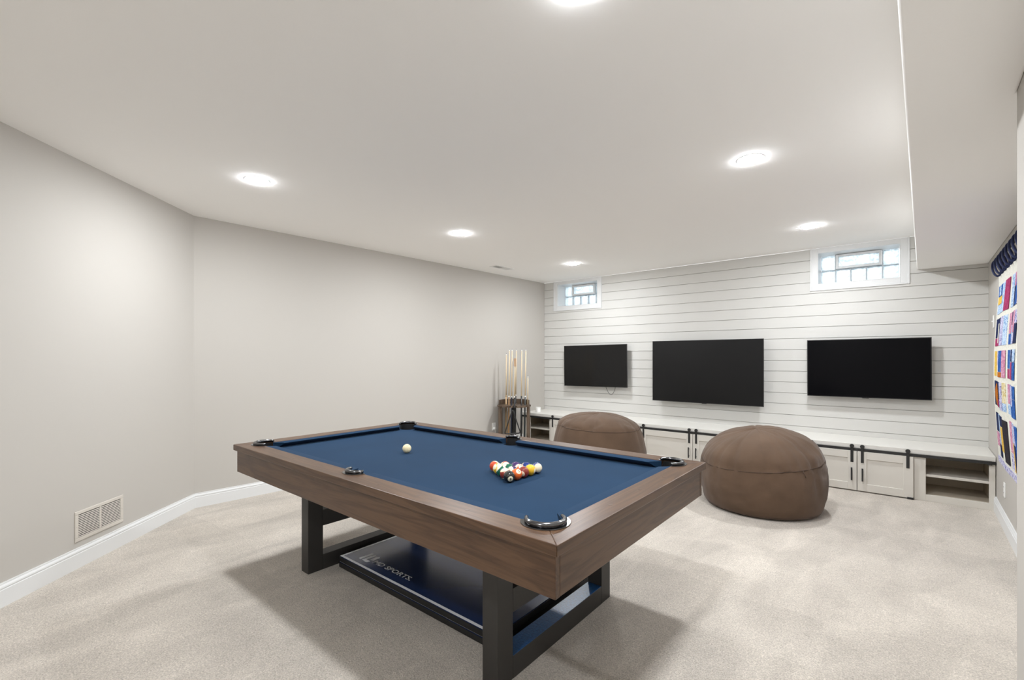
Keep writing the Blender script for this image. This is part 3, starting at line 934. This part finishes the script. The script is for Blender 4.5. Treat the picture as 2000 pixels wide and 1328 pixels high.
# ------------------------------------------------------------------ bean bags
def bean_bag(loc, R, Ht, seam_r, seam_z, tilt_a, tilt, label, seed, top_off=(0, 0), zip_a=None):
    t = thing('bean_bag', label, 'bean bag', loc, 0, 'bean bags on the carpet')
    rnd = random.Random(seed)
    NA = 128
    # side profile (s from floor to seam), then dome
    side = [(0.0, 0.002), (0.30, 0.001), (0.44, 0.004), (0.475, 0.018), (0.495, 0.05)]
    S = []
    for r, z in side: S.append((r / 0.54 * R, z, 0))
    steps = 12
    for i in range(1, steps + 1):
        f = i / steps
        z = 0.05 + (seam_z - 0.05) * f
        bulge = math.sin(math.pi * min(1, f * 0.98) ** 0.9)
        r0 = 0.495 / 0.54 * R * (1 - f) + seam_r * f
        rmax = R
        S.append((r0 + (rmax - max(seam_r, 0.495 / 0.54 * R)) * bulge * 1.05, z, f * 0.9))
    D = []
    nd = 16
    for i in range(1, nd + 1):
        a = i / nd * math.pi / 2
        D.append((seam_r * math.cos(a) ** 0.92 if i < nd else 0.0, seam_z + (Ht - seam_z) * math.sin(a) ** 1.12, 1 - i / nd))
    pleats = [(rnd.uniform(0, 2 * math.pi), rnd.uniform(0.018, 0.04), rnd.uniform(0.25, 1.0)) for _ in range(34)]
    def deform(r, z, a, near, dome):
        p = 0.0
        for pa, pw, ph in pleats:
            d = (a - pa + math.pi) % (2 * math.pi) - math.pi
            p -= ph * math.exp(-(d / pw) ** 2)
        amp = 0.013 * (near ** 2)
        x, y = r * math.cos(a), r * math.sin(a)
        nz = noise.noise(Vector((x * 2.6 + seed, y * 2.6, z * 3.0))) * 0.026 + noise.noise(Vector((x * 8 + seed, y * 8, z * 9))) * 0.006
        # sagging creases: ridged noise stretched round the bag
        ar = a * R
        cr = abs(noise.noise(Vector((ar * 2.2 + 7 * seed, z * 9 + ar * 1.6, seed))))
        nz -= 0.016 * max(0.0, 1 - cr * 7) * (0.5 + 0.5 * noise.noise(Vector((ar * 1.5, z * 4, seed + 5))))
        # long horizontal folds on the side
        k = min(1.0, z / 0.1)
        rr = r + (p * amp + nz * (1 if not dome else 0.4)) * k * (r / R)
        zz = z
        h = z / Ht
        zz += tilt * math.cos(a - tilt_a) * (r / R) * h * k
        if dome: zz += (p * 0.022 * near ** 1.4 + nz * 0.9)
        x, y = rr * math.cos(a) + top_off[0] * h ** 2, rr * math.sin(a) + top_off[1] * h ** 2
        return (x, y, max(0.001, zz))
    def build(prof, dome):
        vs, fs = [], []
        for r, z, near in prof:
            for k in range(NA):
                vs.append(deform(r, z, 2 * math.pi * k / NA, near, dome))
        for i in range(len(prof) - 1):
            for k in range(NA):
                k2 = (k + 1) % NA
                fs.append((i * NA + k, i * NA + k2, (i + 1) * NA + k2, (i + 1) * NA + k))
        return MB().add(vs, fs)
    sd = [(r, z, n) for r, z, n in S if r > 0] 
    mb = build([(0.001, 0.002, 0)] + sd, False)
    obj('side_panel', mb, M['suede'], t, smooth=True)
    last = S[-1]
    mb2 = build([(last[0], last[1], 0.9)] + [d if d[0] > 0 else (0.001, d[1], 0) for d in D], False if False else True)
    # first ring of the dome must match the side's last ring
    for k in range(NA):
        mb2.v[k] = deform(last[0], last[1], 2 * math.pi * k / NA, last[2], False)
    obj('top_panel', mb2, M['suede'], t, smooth=True)
    sp_ = [Vector(v) + Vector((0, 0, -0.001)) for v in mb2.v[:NA:2]]
    obj('seam', MB().tube(sp_, 0.0035, 6, closed=True), M['piping'], t, smooth=True)
    low = [deform(sd[2][0] + 0.004, 0.03, 2 * math.pi * k / NA, 0, False) for k in range(0, NA, 2)]
    obj('bottom_seam', MB().tube(low, 0.004, 6, closed=True), M['piping'], t, smooth=True)
    if zip_a is not None:
        k = int(zip_a / (2 * math.pi) * NA) % NA
        p = Vector(mb2.v[k])
        nrm = Vector((math.cos(zip_a), math.sin(zip_a), 0))
        obj('zip_pull', MB().tube([p + nrm * 0.006, p + nrm * 0.010 + Vector((0.01, -0.01, -0.02)), p + nrm * 0.009 + Vector((0.022, -0.02, -0.05))], 0.003, 6), M['piping'], t, smooth=True)
    return t
bean_bag((-0.956, 4.836, 0), 0.545, 0.715, 0.515, 0.440, math.radians(58), 0.075, 'large brown suede bean bag nearer the soffit, creased top and full side showing', 3, (-0.04, 0.0), math.radians(-40))
bean_bag((-2.61, 4.727, 0), 0.545, 0.745, 0.47, 0.60, math.radians(200), 0.02, 'brown suede bean bag partly hidden behind the far rail of the pool table', 11, (0.0, 0.0))

# ------------------------------------------------------------------ televisions
def tv(x0, x1, z0, z1, yf, roll, label, scr, depth=0.035, cable=False):
    cx, cz = (x0 + x1) / 2, (z0 + z1) / 2
    t = thing('television', label, 'television', (cx, YW, cz), 0, 'wall mounted televisions')
    hw, hh = (x1 - x0) / 2, (z1 - z0) / 2
    y = yf - YW
    R = Matrix.Rotation(roll, 4, 'Y')
    b = 0.008
    def add(nm, mb, m, par, bev=0):
        me = mb.mesh(nm); me.transform(R)
        return obj(nm, me, m, par, bevel=bev)
    add('screen', MB().box(-hw + b, hw - b, y + 0.0015, y + 0.006, -hh + b, hh - b), scr, t)
    fr = MB().box(-hw, -hw + b, y, y + 0.012, -hh, hh).box(hw - b, hw, y, y + 0.012, -hh, hh).box(-hw + b, hw - b, y, y + 0.012, hh - b, hh).box(-hw + b, hw - b, y, y + 0.012, -hh, -hh + b)
    add('bezel', fr, M['bezel'], t)
    add('back_housing', MB().box(-hw + 0.002, hw - 0.002, y + 0.012, y + depth * 0.6, -hh + 0.002, hh - 0.002).box(-hw * 0.7, hw * 0.7, y + depth * 0.6, y + depth + 0.01, -hh * 0.8, hh * 0.35), M['bezel'], t, 0.004)
    mt = add('wall_mount', MB().box(-0.2, 0.2, y + depth + 0.01, -0.001, -0.09, -0.05).box(-0.2, 0.2, y + depth + 0.01, -0.001, 0.05, 0.09).box(-0.22, 0.22, -0.02, -0.001, -0.12, 0.12), M['blackmetal'], t, 0.003)
    if cable:
        pts = []
        a0, a1, bz = 0.19, 0.36, -hh - 0.115
        for i in range(15):
            f = i / 14
            pts.append((a0 + (a1 - a0) * f, y + 0.03, -hh + 0.01 + (bz + hh - 0.01) * (1 - (2 * f - 1.1) ** 2 / 1.21 if f < .55 else 1 - ((f - .55) / .45) ** 2)))
        obj('cable', MB().tube(pts, 0.003, 8), M['bezel'], t, smooth=True)
    else:
        add('sensor', MB().box(-0.03, 0.03, y + 0.003, y + 0.015, -hh - 0.006, -hh), M['bezel'], t)
    return t
tv(-4.212, -3.085, 0.926, 1.587, 6.450, -0.010, 'smaller black flat television nearest the cue rack, cable loop hanging below', M['screen'], cable=True)
tv(-2.676, -1.237, 0.768, 1.624, 6.425, 0.0, 'largest black flat television in the middle of the shiplap wall', M['screen_matte'])
tv(-0.780, 0.317, 0.936, 1.594, 6.450, -0.005, 'black flat television on the right, under the window by the soffit', M['screen_dark'])

# ------------------------------------------------------------------ built-in cabinets, counter and barn door rail
CY, CZ = 5.965, 0.490                        # front plane of cabinets, counter top height
xl, xr = left_x(6.0) + 0.006, right_x(6.0) - 0.006
ct = MB()
poly = [(left_x(CY - 0.012) + 0.004, CY - 0.012), (right_x(CY - 0.012) - 0.004, CY - 0.012), (right_x(YW) - 0.004, YW - 0.001), (left_x(YW) + 0.004, YW - 0.001)]
tag(obj('countertop', MB().prism(poly, CZ - 0.045, CZ), M['counter'], bevel=0.003), 'long white countertop over the low cabinets under the televisions', 'countertop')
CT = CZ - 0.046
def open_cabinet(x0, x1, label, stile_l=0.05, stile_r=0.04):
    t = thing('open_shelf_cabinet', label, 'cabinet', ((x0 + x1) / 2, CY, 0), 0, 'open shelf cabinets')
    a, b = x0 - (x0 + x1) / 2, x1 - (x0 + x1) / 2
    d = 0.55
    ff = MB().box(a, a + stile_l, 0, 0.02, 0, CT).box(b - stile_r, b, 0, 0.02, 0, CT).box(a + stile_l, b - stile_r, 0, 0.02, 0, 0.062).box(a + stile_l, b - stile_r, 0, 0.02, CT - 0.03, CT)
    obj('face_frame', ff, M['cab'], t, bevel=0.0015, seg=1)
    obj('carcass', MB().box(a, a + 0.018, 0.0205, d, 0, CT).box(b - 0.018, b, 0.0205, d, 0, CT).box(a + 0.018, b - 0.018, d - 0.012, d, 0, CT)
        .box(a + 0.018, b - 0.018, 0.0205, d - 0.012, 0.04, 0.060).box(a + 0.018, b - 0.018, 0.0205, d - 0.012, CT - 0.018, CT), M['cab_in'], t)
    obj('shelf', MB().box(a + 0.0185, b - 0.0185, 0.022, d - 0.013, 0.232, 0.255), M['cab'], t, bevel=0.0015, seg=1)
    return t
def door_cabinet(x0, x1, label, doors, guide=False):
    t = thing('barn_door_cabinet', label, 'cabinet', ((x0 + x1) / 2, CY, 0), 0, 'sliding door cabinets')
    mid = (x0 + x1) / 2
    a, b = x0 - mid, x1 - mid
    d = 0.55
    obj('carcass', MB().box(a, b, 0.0, d, 0.0, CT), M['cab'], t)
    for (da, db, hs) in doors:
        da, db = da - mid, db - mid
        y0, y1 = -0.031, -0.009
        s, rl = 0.075, 0.075
        z0, z1 = 0.012, 0.416
        dm = MB().box(da, da + s, y0, y1, z0, z1).box(db - s, db, y0, y1, z0, z1).box(da + s, db - s, y0, y1, z0, z0 + rl).box(da + s, db - s, y0, y1, z1 - rl, z1).box(da + s - 0.003, db - s + 0.003, y0 + 0.011, y1 - 0.001, z0 + rl - 0.003, z1 - rl + 0.003)
        dr = obj('door', dm, M['cab'], t, bevel=0.0015, seg=1)
        for hx in (da + 0.040, db - 0.040):
            obj('hanger_strap', MB().box(hx - 0.0125, hx + 0.0125, y0 - 0.0045, y0 - 0.0005, 0.300, 0.468), M['blackmetal'], dr, bevel=0.001, seg=1)
            obj('roller', MB().lathe([(0.004, -0.006), (0.019, -0.006), (0.019, 0.010), (0.004, 0.010)], c=(hx, y0 - 0.004, 0.468), n=24, axis='Y'), M['blackmetal'], dr, bevel=0.001, seg=1)
        hx = (db - 0.042) if hs > 0 else (da + 0.042)
        obj('handle', MB().box(hx - 0.007, hx + 0.007, y0 - 0.030, y0 - 0.022, 0.115, 0.248).box(hx - 0.005, hx + 0.005, y0 - 0.022, y0 - 0.0005, 0.132, 0.142).box(hx - 0.005, hx + 0.005, y0 - 0.022, y0 - 0.0005, 0.221, 0.231), M['blackmetal'], dr, bevel=0.0015, seg=1)
    if guide:
        gx_ = doors[-1][1] - mid
        obj('floor_guide', MB().box(gx_ - 0.045, gx_ + 0.002, -0.042, -0.0005, 0.001, 0.020), M['blackmetal'], t, bevel=0.001, seg=1)
    return t
open_cabinet(xl, -4.140, 'open shelf cabinet at the left end beside the cue rack', stile_l=0.16, stile_r=0.035)
door_cabinet(-4.139, -3.251, 'off-white sliding door cabinet mostly behind the far bean bag', [(-4.130, -3.698, 1), (-3.692, -3.260, -1)])
open_cabinet(-3.250, -2.651, 'open shelf cabinet hidden behind the far bean bag')
door_cabinet(-2.650, -1.241, 'off-white sliding door cabinet showing between the two bean bags', [(-2.640, -1.949, 1), (-1.943, -1.252, -1)])
open_cabinet(-1.240, -0.726, 'open shelf cabinet hidden behind the nearer bean bag')
door_cabinet(-0.725, 0.164, 'off-white sliding door cabinet right of the nearer bean bag', [(-0.716, -0.283, 1), (-0.277, 0.158, -1)], guide=True)
open_cabinet(0.165, xr, 'open shelf cabinet at the right end against the quilt wall', stile_l=0.085, stile_r=0.04)
rail = thing('barn_door_rail', 'long black steel rail carrying the sliding cabinet doors', 'rail', ((xl + xr) / 2, CY, 0.4325))
hw = (xr - xl) / 2
obj('bar', MB().box(-hw + 0.01, hw + 0.004, -0.0305, -0.0245, -0.0135, 0.0135), M['blackmetal'], rail, bevel=0.001, seg=1)
for x in (-4.60, -3.47, -2.95, -1.60, -1.00, 0.20, 0.62):
    obj('standoff_bolt', MB().lathe([(0.006, -0.039), (0.010, -0.0385), (0.010, -0.0125)], c=(x - (xl + xr) / 2, 0, 0), n=14, axis='Y'), M['blackmetal'], rail)
obj('end_stop', MB().box(hw - 0.055, hw - 0.025, -0.045, -0.0326, -0.019, 0.017), M['blackmetal'], rail, bevel=0.001, seg=1)

# small white canister on the counter
t = thing('canister', 'small white cylindrical canister on the left end of the countertop', 'canister', (-4.49, 6.10, CZ))
obj('body', MB().lathe([(0.040, 0.0), (0.043, 0.003), (0.043, 0.070), (0.041, 0.073)], n=32), M['plastic'], t, smooth=False)
obj('lid', MB().lathe([(0.0415, 0.0732), (0.0435, 0.0745), (0.0435, 0.082), (0.040, 0.084)], n=32), M['plastic'], t)
smooth_by_angle(t.children[0]); smooth_by_angle(t.children[1])

# ------------------------------------------------------------------ cue rack, cues, triangle
RX, RY = -4.455, 5.43
rk = thing('cue_rack', 'round brown wooden floor cue rack in the corner by the long wall', 'cue rack', (RX, RY, 0), math.radians(39))
# local -y faces the viewer
obj('base', MB().lathe([(0.255, 0.0), (0.258, 0.01), (0.255, 0.035), (0.235, 0.045), (0.225, 0.040)], n=40), M['rackwood_h'], rk, smooth=False)
def curved_board(r0, r1, a0, a1, z0, z1, n=16):
    o_ = arc(0, 0, r1, math.radians(a0), math.radians(a1), n) + arc(0, 0, r0, math.radians(a1), math.radians(a0), n)
    return MB().prism(o_, z0, z1)
obj('back_rim', curved_board(0.215, 0.238, 8, 172, 0.6675, 0.738, 24), M['rackwood'], rk, bevel=0.004)
obj('side_post', curved_board(0.205, 0.248, 150, 208, 0.0455, 0.6445), M['rackwood'], rk, bevel=0.003)
obj('side_post', curved_board(0.205, 0.248, -22, 8, 0.0455, 0.6445), M['rackwood'], rk, bevel=0.003)
obj('centre_post', MB().lathe([(0.028, 0.0455), (0.028, 0.6445)], n=20), M['blackmetal'], rk)
obj('hook', MB().tube([(-0.02, -0.255, 0.655), (-0.02, -0.275, 0.655), (-0.02, -0.288, 0.648), (-0.02, -0.292, 0.66)], 0.004, 8), M['blackmetal'], rk, smooth=True)

def loc2w(lx, ly):
    a = math.radians(39)
    return (RX + lx * math.cos(a) - ly * math.sin(a), RY + lx * math.sin(a) + ly * math.cos(a))
def px_dir(x):
    u = (x - 1000) / FPX
    return Vector((u * math.cos(YAW) - math.sin(YAW), u * math.sin(YAW) + math.cos(YAW)))
CUE_AT = []
def cue(x_base, x_top, dep, top, butt, label, joint=0.785, collar=True, bridge=False, thin=0.0):
    base = px_dir(x_base) * dep
    lean = px_dir(x_top) * dep
    t = thing('cue_bridge' if bridge else 'pool_cue', label, 'bridge stick' if bridge else 'pool cue', (base.x, base.y, 0.0455), 0, 'cues standing in the rack')
    d = Vector((lean.x - base.x, lean.y - base.y, top - 0.045))
    def P_(z): return d * ((z - 0.045) / (top - 0.045))
    CUE_AT.append((base.x + P_(0.656).x, base.y + P_(0.656).y))
    bt = mat('cue_butt', butt, 0.3)
    zs = [0.047, 0.06, joint * 0.55, joint]
    obj('butt', MB().tube([P_(0.0465), P_(0.06), P_(joint * 0.55), P_(joint)], [0.0135, 0.0145, 0.0125, 0.0105], 14), bt, t, smooth=True)
    obj('collar', MB().tube([P_(joint + 0.0005), P_(joint + 0.022)], [0.0107, 0.0105], 14), M['ivory'] if collar else bt, t, smooth=True)
    obj('shaft', MB().tube([P_(joint + 0.0225), P_(top - 0.03)], [0.0100, 0.0066], 14), M['maple'], t, smooth=True)
    obj('ferrule', MB().tube([P_(top - 0.0295), P_(top - 0.008)], [0.0066, 0.0065], 12), M['ivory'], t, smooth=True)
    obj('tip', MB().tube([P_(top - 0.0078), P_(top)], [0.0065, 0.005], 12), M['navyfabric'], t, smooth=True)
    if bridge:
        h = P_(top - 0.06)
        obj('bridge_head', MB().box(h.x - 0.022, h.x + 0.022, h.y - 0.006, h.y + 0.006, h.z - 0.06, h.z + 0.06), mat('bridge_wood', rgb(196, 160, 128), 0.5), t, bevel=0.008)
    return t
D0 = 7.07
blk, brn, nvy, tan, dgr = rgb(26, 26, 27), rgb(112, 78, 48), rgb(28, 34, 50), rgb(160, 122, 80), rgb(48, 54, 54)
cue(987.9, 989.1, D0 + 0.02, 1.450, rgb(190, 160, 120), 'plain tan pool cue leftmost in the rack', collar=False)
cue(993.0, 995.1, D0 - 0.10, 1.515, tan, 'pool cue with light brown butt second from the left in the rack')
cue(998.4, 1000.2, D0 - 0.15, 1.515, nvy, 'pool cue with dark navy butt third from the left in the rack')
cue(1003.6, 1006.0, D0 - 0.18, 1.375, blk, 'bridge stick with a pale wooden head in the middle of the rack', bridge=True)
cue(1005.8, 1008.6, D0 + 0.12, 1.52, blk, 'pool cue with black butt just right of the bridge stick')
cue(1017.7, 1019.2, D0 - 0.14, 1.515, rgb(20, 20, 20), 'pool cue with thick black butt right of the triangle', collar=False)
cue(1024.0, 1027.3, D0 - 0.10, 1.515, dgr, 'pool cue with grey green butt second from the right in the rack')
cue(1029.8, 1031.2, D0 - 0.02, 1.105, rgb(196, 166, 128), 'short tan cue at the right end of the rack', joint=0.6, collar=False)

# notched plate that the cues stand in
def plate_poly():
    ca, sa = math.cos(-math.radians(39)), math.sin(-math.radians(39))
    nt_ = []
    for (x, y) in CUE_AT:
        lx, ly = (x - RX) * ca - (y - RY) * sa, (x - RX) * sa + (y - RY) * ca
        nt_.append((math.hypot(lx, ly), math.atan2(ly, lx)))
    out = []
    for k_ in range(720):
        a = 2 * math.pi * k_ / 720
        r = 0.258
        for rc, ac in nt_:
            d = (a - ac + math.pi) % (2 * math.pi) - math.pi
            w = 0.0175
            if abs(d) < 1.2 and abs(math.sin(d)) * rc < w * 1.6:
                # straight-sided slot open to the rim
                rr = 0.258
                if abs(rr * math.sin(d)) < w:
                    r = min(r, max(0.03, rc - w))
                elif abs(rc * math.sin(d)) < w:
                    r = min(r, w / max(1e-4, abs(math.sin(d))))
        out.append((r * math.cos(a), r * math.sin(a)))
    return out
obj('cue_plate', MB().prism(plate_poly(), 0.645, 0.667), M['rackwood_h'], rk)

# ball triangle hanging in front
tri = thing('ball_triangle', 'black triangular ball rack hanging on the front of the cue rack', 'ball rack', (*loc2w(-0.02, -0.296), 0.30), math.radians(39))
tw, th = 0.118, 0.30
cor = [(-tw, 0.0, -0.03), (tw, 0.0, -0.02), (0.0, 0.0, th + 0.03)]
def rounded_tri():
    pts = []
    for i in range(3):
        p, a, b = Vector(cor[i]), Vector(cor[i - 1]), Vector(cor[(i + 1) % 3])
        r = 0.035
        s_, e_ = p + (a - p).normalized() * r, p + (b - p).normalized() * r
        for k in range(6):
            f = k / 5
            pts.append(s_ * (1 - f) ** 2 + p * 2 * f * (1 - f) + e_ * f * f)
    return pts
obj('frame', MB().tube(rounded_tri(), 0.0085, 8, closed=True), M['blackmetal'], tri, smooth=True)

# ------------------------------------------------------------------ quilt on the right wall
QY0, QY1 = 5.53, 3.75                        # left edge seen, right edge (hidden behind the near wall)
QZ0, QZ1 = 0.525, 2.055
def q_off(y, z):
    h = (z - QZ0) / (QZ1 - QZ0)
    return 0.016 + 0.034 * math.sin(math.pi * min(1, max(0, h * 1.05))) ** 1.2 + 0.008 * math.sin(y * 9.0) * math.sin(math.pi * h * 0.9 + 0.3)
quilt = thing('quilt', 'patchwork quilt in blue, white, yellow and maroon hanging on the right wall', 'quilt', (right_x(4.64), 4.64, QZ0))
def qpt(y, z, lift=0.0):
    return (right_x(y) - q_off(y, z) - lift - quilt.location.x, y - 4.64, z - QZ0)
def qsheet(y0, y1, z0, z1, l0, l1, ny=6, nz=6):
    """cloth slab from lift l0 (back) to l1 (front)"""
    vs, fs = [], []
    for l in (l0, l1):
        for j in range(nz + 1):
            for i in range(ny + 1):
                vs.append(qpt(y0 + (y1 - y0) * i / ny, z0 + (z1 - z0) * j / nz, l))
    n1 = (ny + 1) * (nz + 1)
    def id_(i, j, s): return s * n1 + j * (ny + 1) + i
    for j in range(nz):
        for i in range(ny):
            fs.append((id_(i, j, 0), id_(i + 1, j, 0), id_(i + 1, j + 1, 0), id_(i, j + 1, 0)))
            fs.append((id_(i, j, 1), id_(i, j + 1, 1), id_(i + 1, j + 1, 1), id_(i + 1, j, 1)))
    for i in range(ny):
        fs.append((id_(i, 0, 0), id_(i, 0, 1), id_(i + 1, 0, 1), id_(i + 1, 0, 0)))
        fs.append((id_(i, nz, 0), id_(i + 1, nz, 0), id_(i + 1, nz, 1), id_(i, nz, 1)))
    for j in range(nz):
        fs.append((id_(0, j, 0), id_(0, j + 1, 0), id_(0, j + 1, 1), id_(0, j, 1)))
        fs.append((id_(ny, j, 0), id_(ny, j, 1), id_(ny, j + 1, 1), id_(ny, j + 1, 0)))
    return MB().add(vs, fs)
def print_mat(name, a, b, scale):
    m = mat(name, a, 0.9, spec=0.1)
    nt = m.node_tree
    tc = nt.nodes.new('ShaderNodeTexCoord')
    v = nt.nodes.new('ShaderNodeTexNoise'); v.inputs['Scale'].default_value = scale; v.inputs['Detail'].default_value = 2; v.inputs['Distortion'].default_value = 1.5
    nt.links.new(tc.outputs['Object'], v.inputs['Vector'])
    r = nt.nodes.new('ShaderNodeValToRGB'); r.color_ramp.interpolation = 'CONSTANT'
    r.color_ramp.elements[0].color = a; r.color_ramp.elements[1].position = 0.53; r.color_ramp.elements[1].color = b
    nt.links.new(v.outputs['Fac'], r.inputs['Fac'])
    nt.links.new(r.outputs['Color'], nt.nodes['Principled BSDF'].inputs['Base Color'])
    return m
Q = {'white': print_mat('white_print_cotton', rgb(226, 224, 214), rgb(208, 208, 198), 60),
     'cream': print_mat('cream_floral_cotton', rgb(222, 214, 188), rgb(196, 176, 110), 45),
     'blue': print_mat('blue_cotton', rgb(38, 80, 150), rgb(60, 106, 176), 30),
     'navy': print_mat('navy_cotton', rgb(28, 36, 70), rgb(40, 52, 96), 40),
     'sky': print_mat('pale_blue_cotton', rgb(196, 214, 236), rgb(112, 150, 196), 40),
     'lav': print_mat('lavender_floral_cotton', rgb(206, 204, 226), rgb(120, 120, 170), 50),
     'yellow': print_mat('yellow_cotton', rgb(222, 186, 92), rgb(206, 162, 58), 50),
     'maroon': print_mat('crimson_cotton', rgb(150, 46, 90), rgb(172, 70, 112), 40),
     'orange': print_mat('rust_orange_cotton', rgb(186, 112, 36), rgb(160, 84, 26), 45),
     'black': print_mat('charcoal_cotton', rgb(44, 40, 46), rgb(54, 50, 56), 40),
     'pink': print_mat('rose_cotton', rgb(186, 120, 150), rgb(212, 168, 186), 40)}
obj('backing', qsheet(QY0, QY1, QZ0, QZ1, 0.0, 0.008, 40, 40), Q['white'], quilt, smooth=False)
bcols = [(5.475, 4.83), (4.75, 4.30), (4.22, 3.84)]
brow = [(1.735, 1.965), (1.475, 1.695), (1.235, 1.435), (0.985, 1.195), (0.60, 0.935)]
# each block: patches (u0,u1,v0,v1,colour) in block coordinates, u from the left edge seen
B0 = [[(0, .38, .62, 1, 'blue'), (0, .38, .34, .60, 'yellow'), (0, .38, 0, .32, 'sky'), (.40, .66, 0, 1, 'sky'), (.68, 1, 0, 1, 'maroon'), (.12, .26, .64, .98, 'sky')],
      [(0, .46, .30, 1, 'navy'), (0, .5, 0, .28, 'maroon'), (.52, .76, 0, 1, 'lav'), (.78, 1, 0, 1, 'sky'), (.28, .42, .1, .8, 'white')],
      [(0, .30, 0, 1, 'yellow'), (.32, .55, .45, 1, 'lav'), (.32, .55, 0, .43, 'white'), (.57, .8, .2, 1, 'blue'), (.57, .8, 0, .18, 'orange'), (.82, 1, 0, 1, 'pink')],
      [(0, .62, .06, 1, 'navy'), (.64, .80, 0, 1, 'lav'), (.82, 1, .3, 1, 'cream'), (.82, 1, 0, .28, 'sky'), (.46, .6, .08, .36, 'maroon')],
      [(0, .22, .55, 1, 'navy'), (.24, .44, .3, 1, 'sky'), (.46, .70, .18, .74, 'yellow'), (.46, .70, .76, 1, 'navy'), (.72, 1, 0, .95, 'black'), (0, .22, .2, .53, 'pink'), (.24, .44, 0, .28, 'navy')]]
keys = list(Q)
for ci, (ya, yb) in enumerate(bcols):
    for ri, (za, zb) in enumerate(brow):
        pl_ = B0[ri] if ci == 0 else None
        if pl_ is None:
            rnd = random.Random(ci * 17 + ri)
            pl_ = []; u = 0
            for w in (.3, .22, .26, .22):
                sp_ = rnd.choice((0.35, 0.6))
                pl_.append((u, u + w - .02, 0, sp_ - .02, rnd.choice(['blue', 'navy', 'sky', 'lav', 'maroon', 'yellow'])))
                pl_.append((u, u + w - .02, sp_, 1, rnd.choice(['blue', 'navy', 'sky', 'lav', 'blue', 'pink'])))
                u += w
        for i, (u0, u1, v0, v1, cname) in enumerate(pl_):
            lift = 0.0085 + (0.0022 if i >= 4 else 0)
            obj('patch', qsheet(ya + (yb - ya) * u0, ya + (yb - ya) * u1, za + (zb - za) * v0, za + (zb - za) * v1, lift - 0.0003, lift + 0.0022, 3, 3), Q[cname], quilt)
# rust oval applique in the fourth block
vs = []
yc, zc_ = 5.275, 1.092
for k in range(28):
    a = 2 * math.pi * k / 28
    vs.append((yc + 0.15 * math.cos(a), zc_ + 0.086 * math.sin(a)))
ov = MB()
fr_ = [qpt(y, z, 0.0135) for y, z in vs]; bk = [qpt(y, z, 0.0108) for y, z in vs]
ov.add(fr_ + bk, [tuple(range(28)), tuple(range(55, 27, -1))] + [(i, (i + 1) % 28, 28 + (i + 1) % 28, 28 + i) for i in range(28)])
obj('applique', ov, Q['orange'], quilt)
# hem strip
obj('hem', qsheet(QY0, QY1, QZ0 + 0.002, QZ0 + 0.05, 0.0083, 0.0108, 40, 2), Q['lav'], quilt)
for i in range(11):
    yy = QY0 - 0.09 - i * 0.155
    ring = []
    for k in range(20):
        a = 2 * math.pi * k / 20
        ring.append((right_x(yy) - 0.045 + 0.024 * math.cos(a) - quilt.location.x, yy - 4.64 + 0.06 * math.sin(a), 2.115 - QZ0 + 0.072 * math.sin(a)))
    obj('tab_loop', MB().tube(ring, 0.0075, 8, closed=True), M['navyfabric'], quilt, smooth=True)
rod = thing('curtain_rod', 'thin black rod on the right wall holding the quilt tabs', 'rod', (right_x(4.6), 4.6, 2.16))
def rpt(y, off, z): return (right_x(y) - off - rod.location.x, y - 4.6, z)
obj('bar', MB().tube([rpt(QY0 + 0.11, 0.045, 0), rpt(QY1 - 0.08, 0.045, 0)], 0.009, 12), M['blackmetal'], rod, smooth=True)
obj('finial', MB().tube([rpt(QY0 + 0.11, 0.045, 0), rpt(QY0 + 0.135, 0.045, 0)], [0.014, 0.012], 12), M['blackmetal'], rod, smooth=True)
for y in (QY0 + 0.04, QY1 - 0.03):
    obj('bracket', MB().tube([rpt(y, 0.001, 0), rpt(y, 0.045, 0)], 0.006, 10), M['blackmetal'], rod)
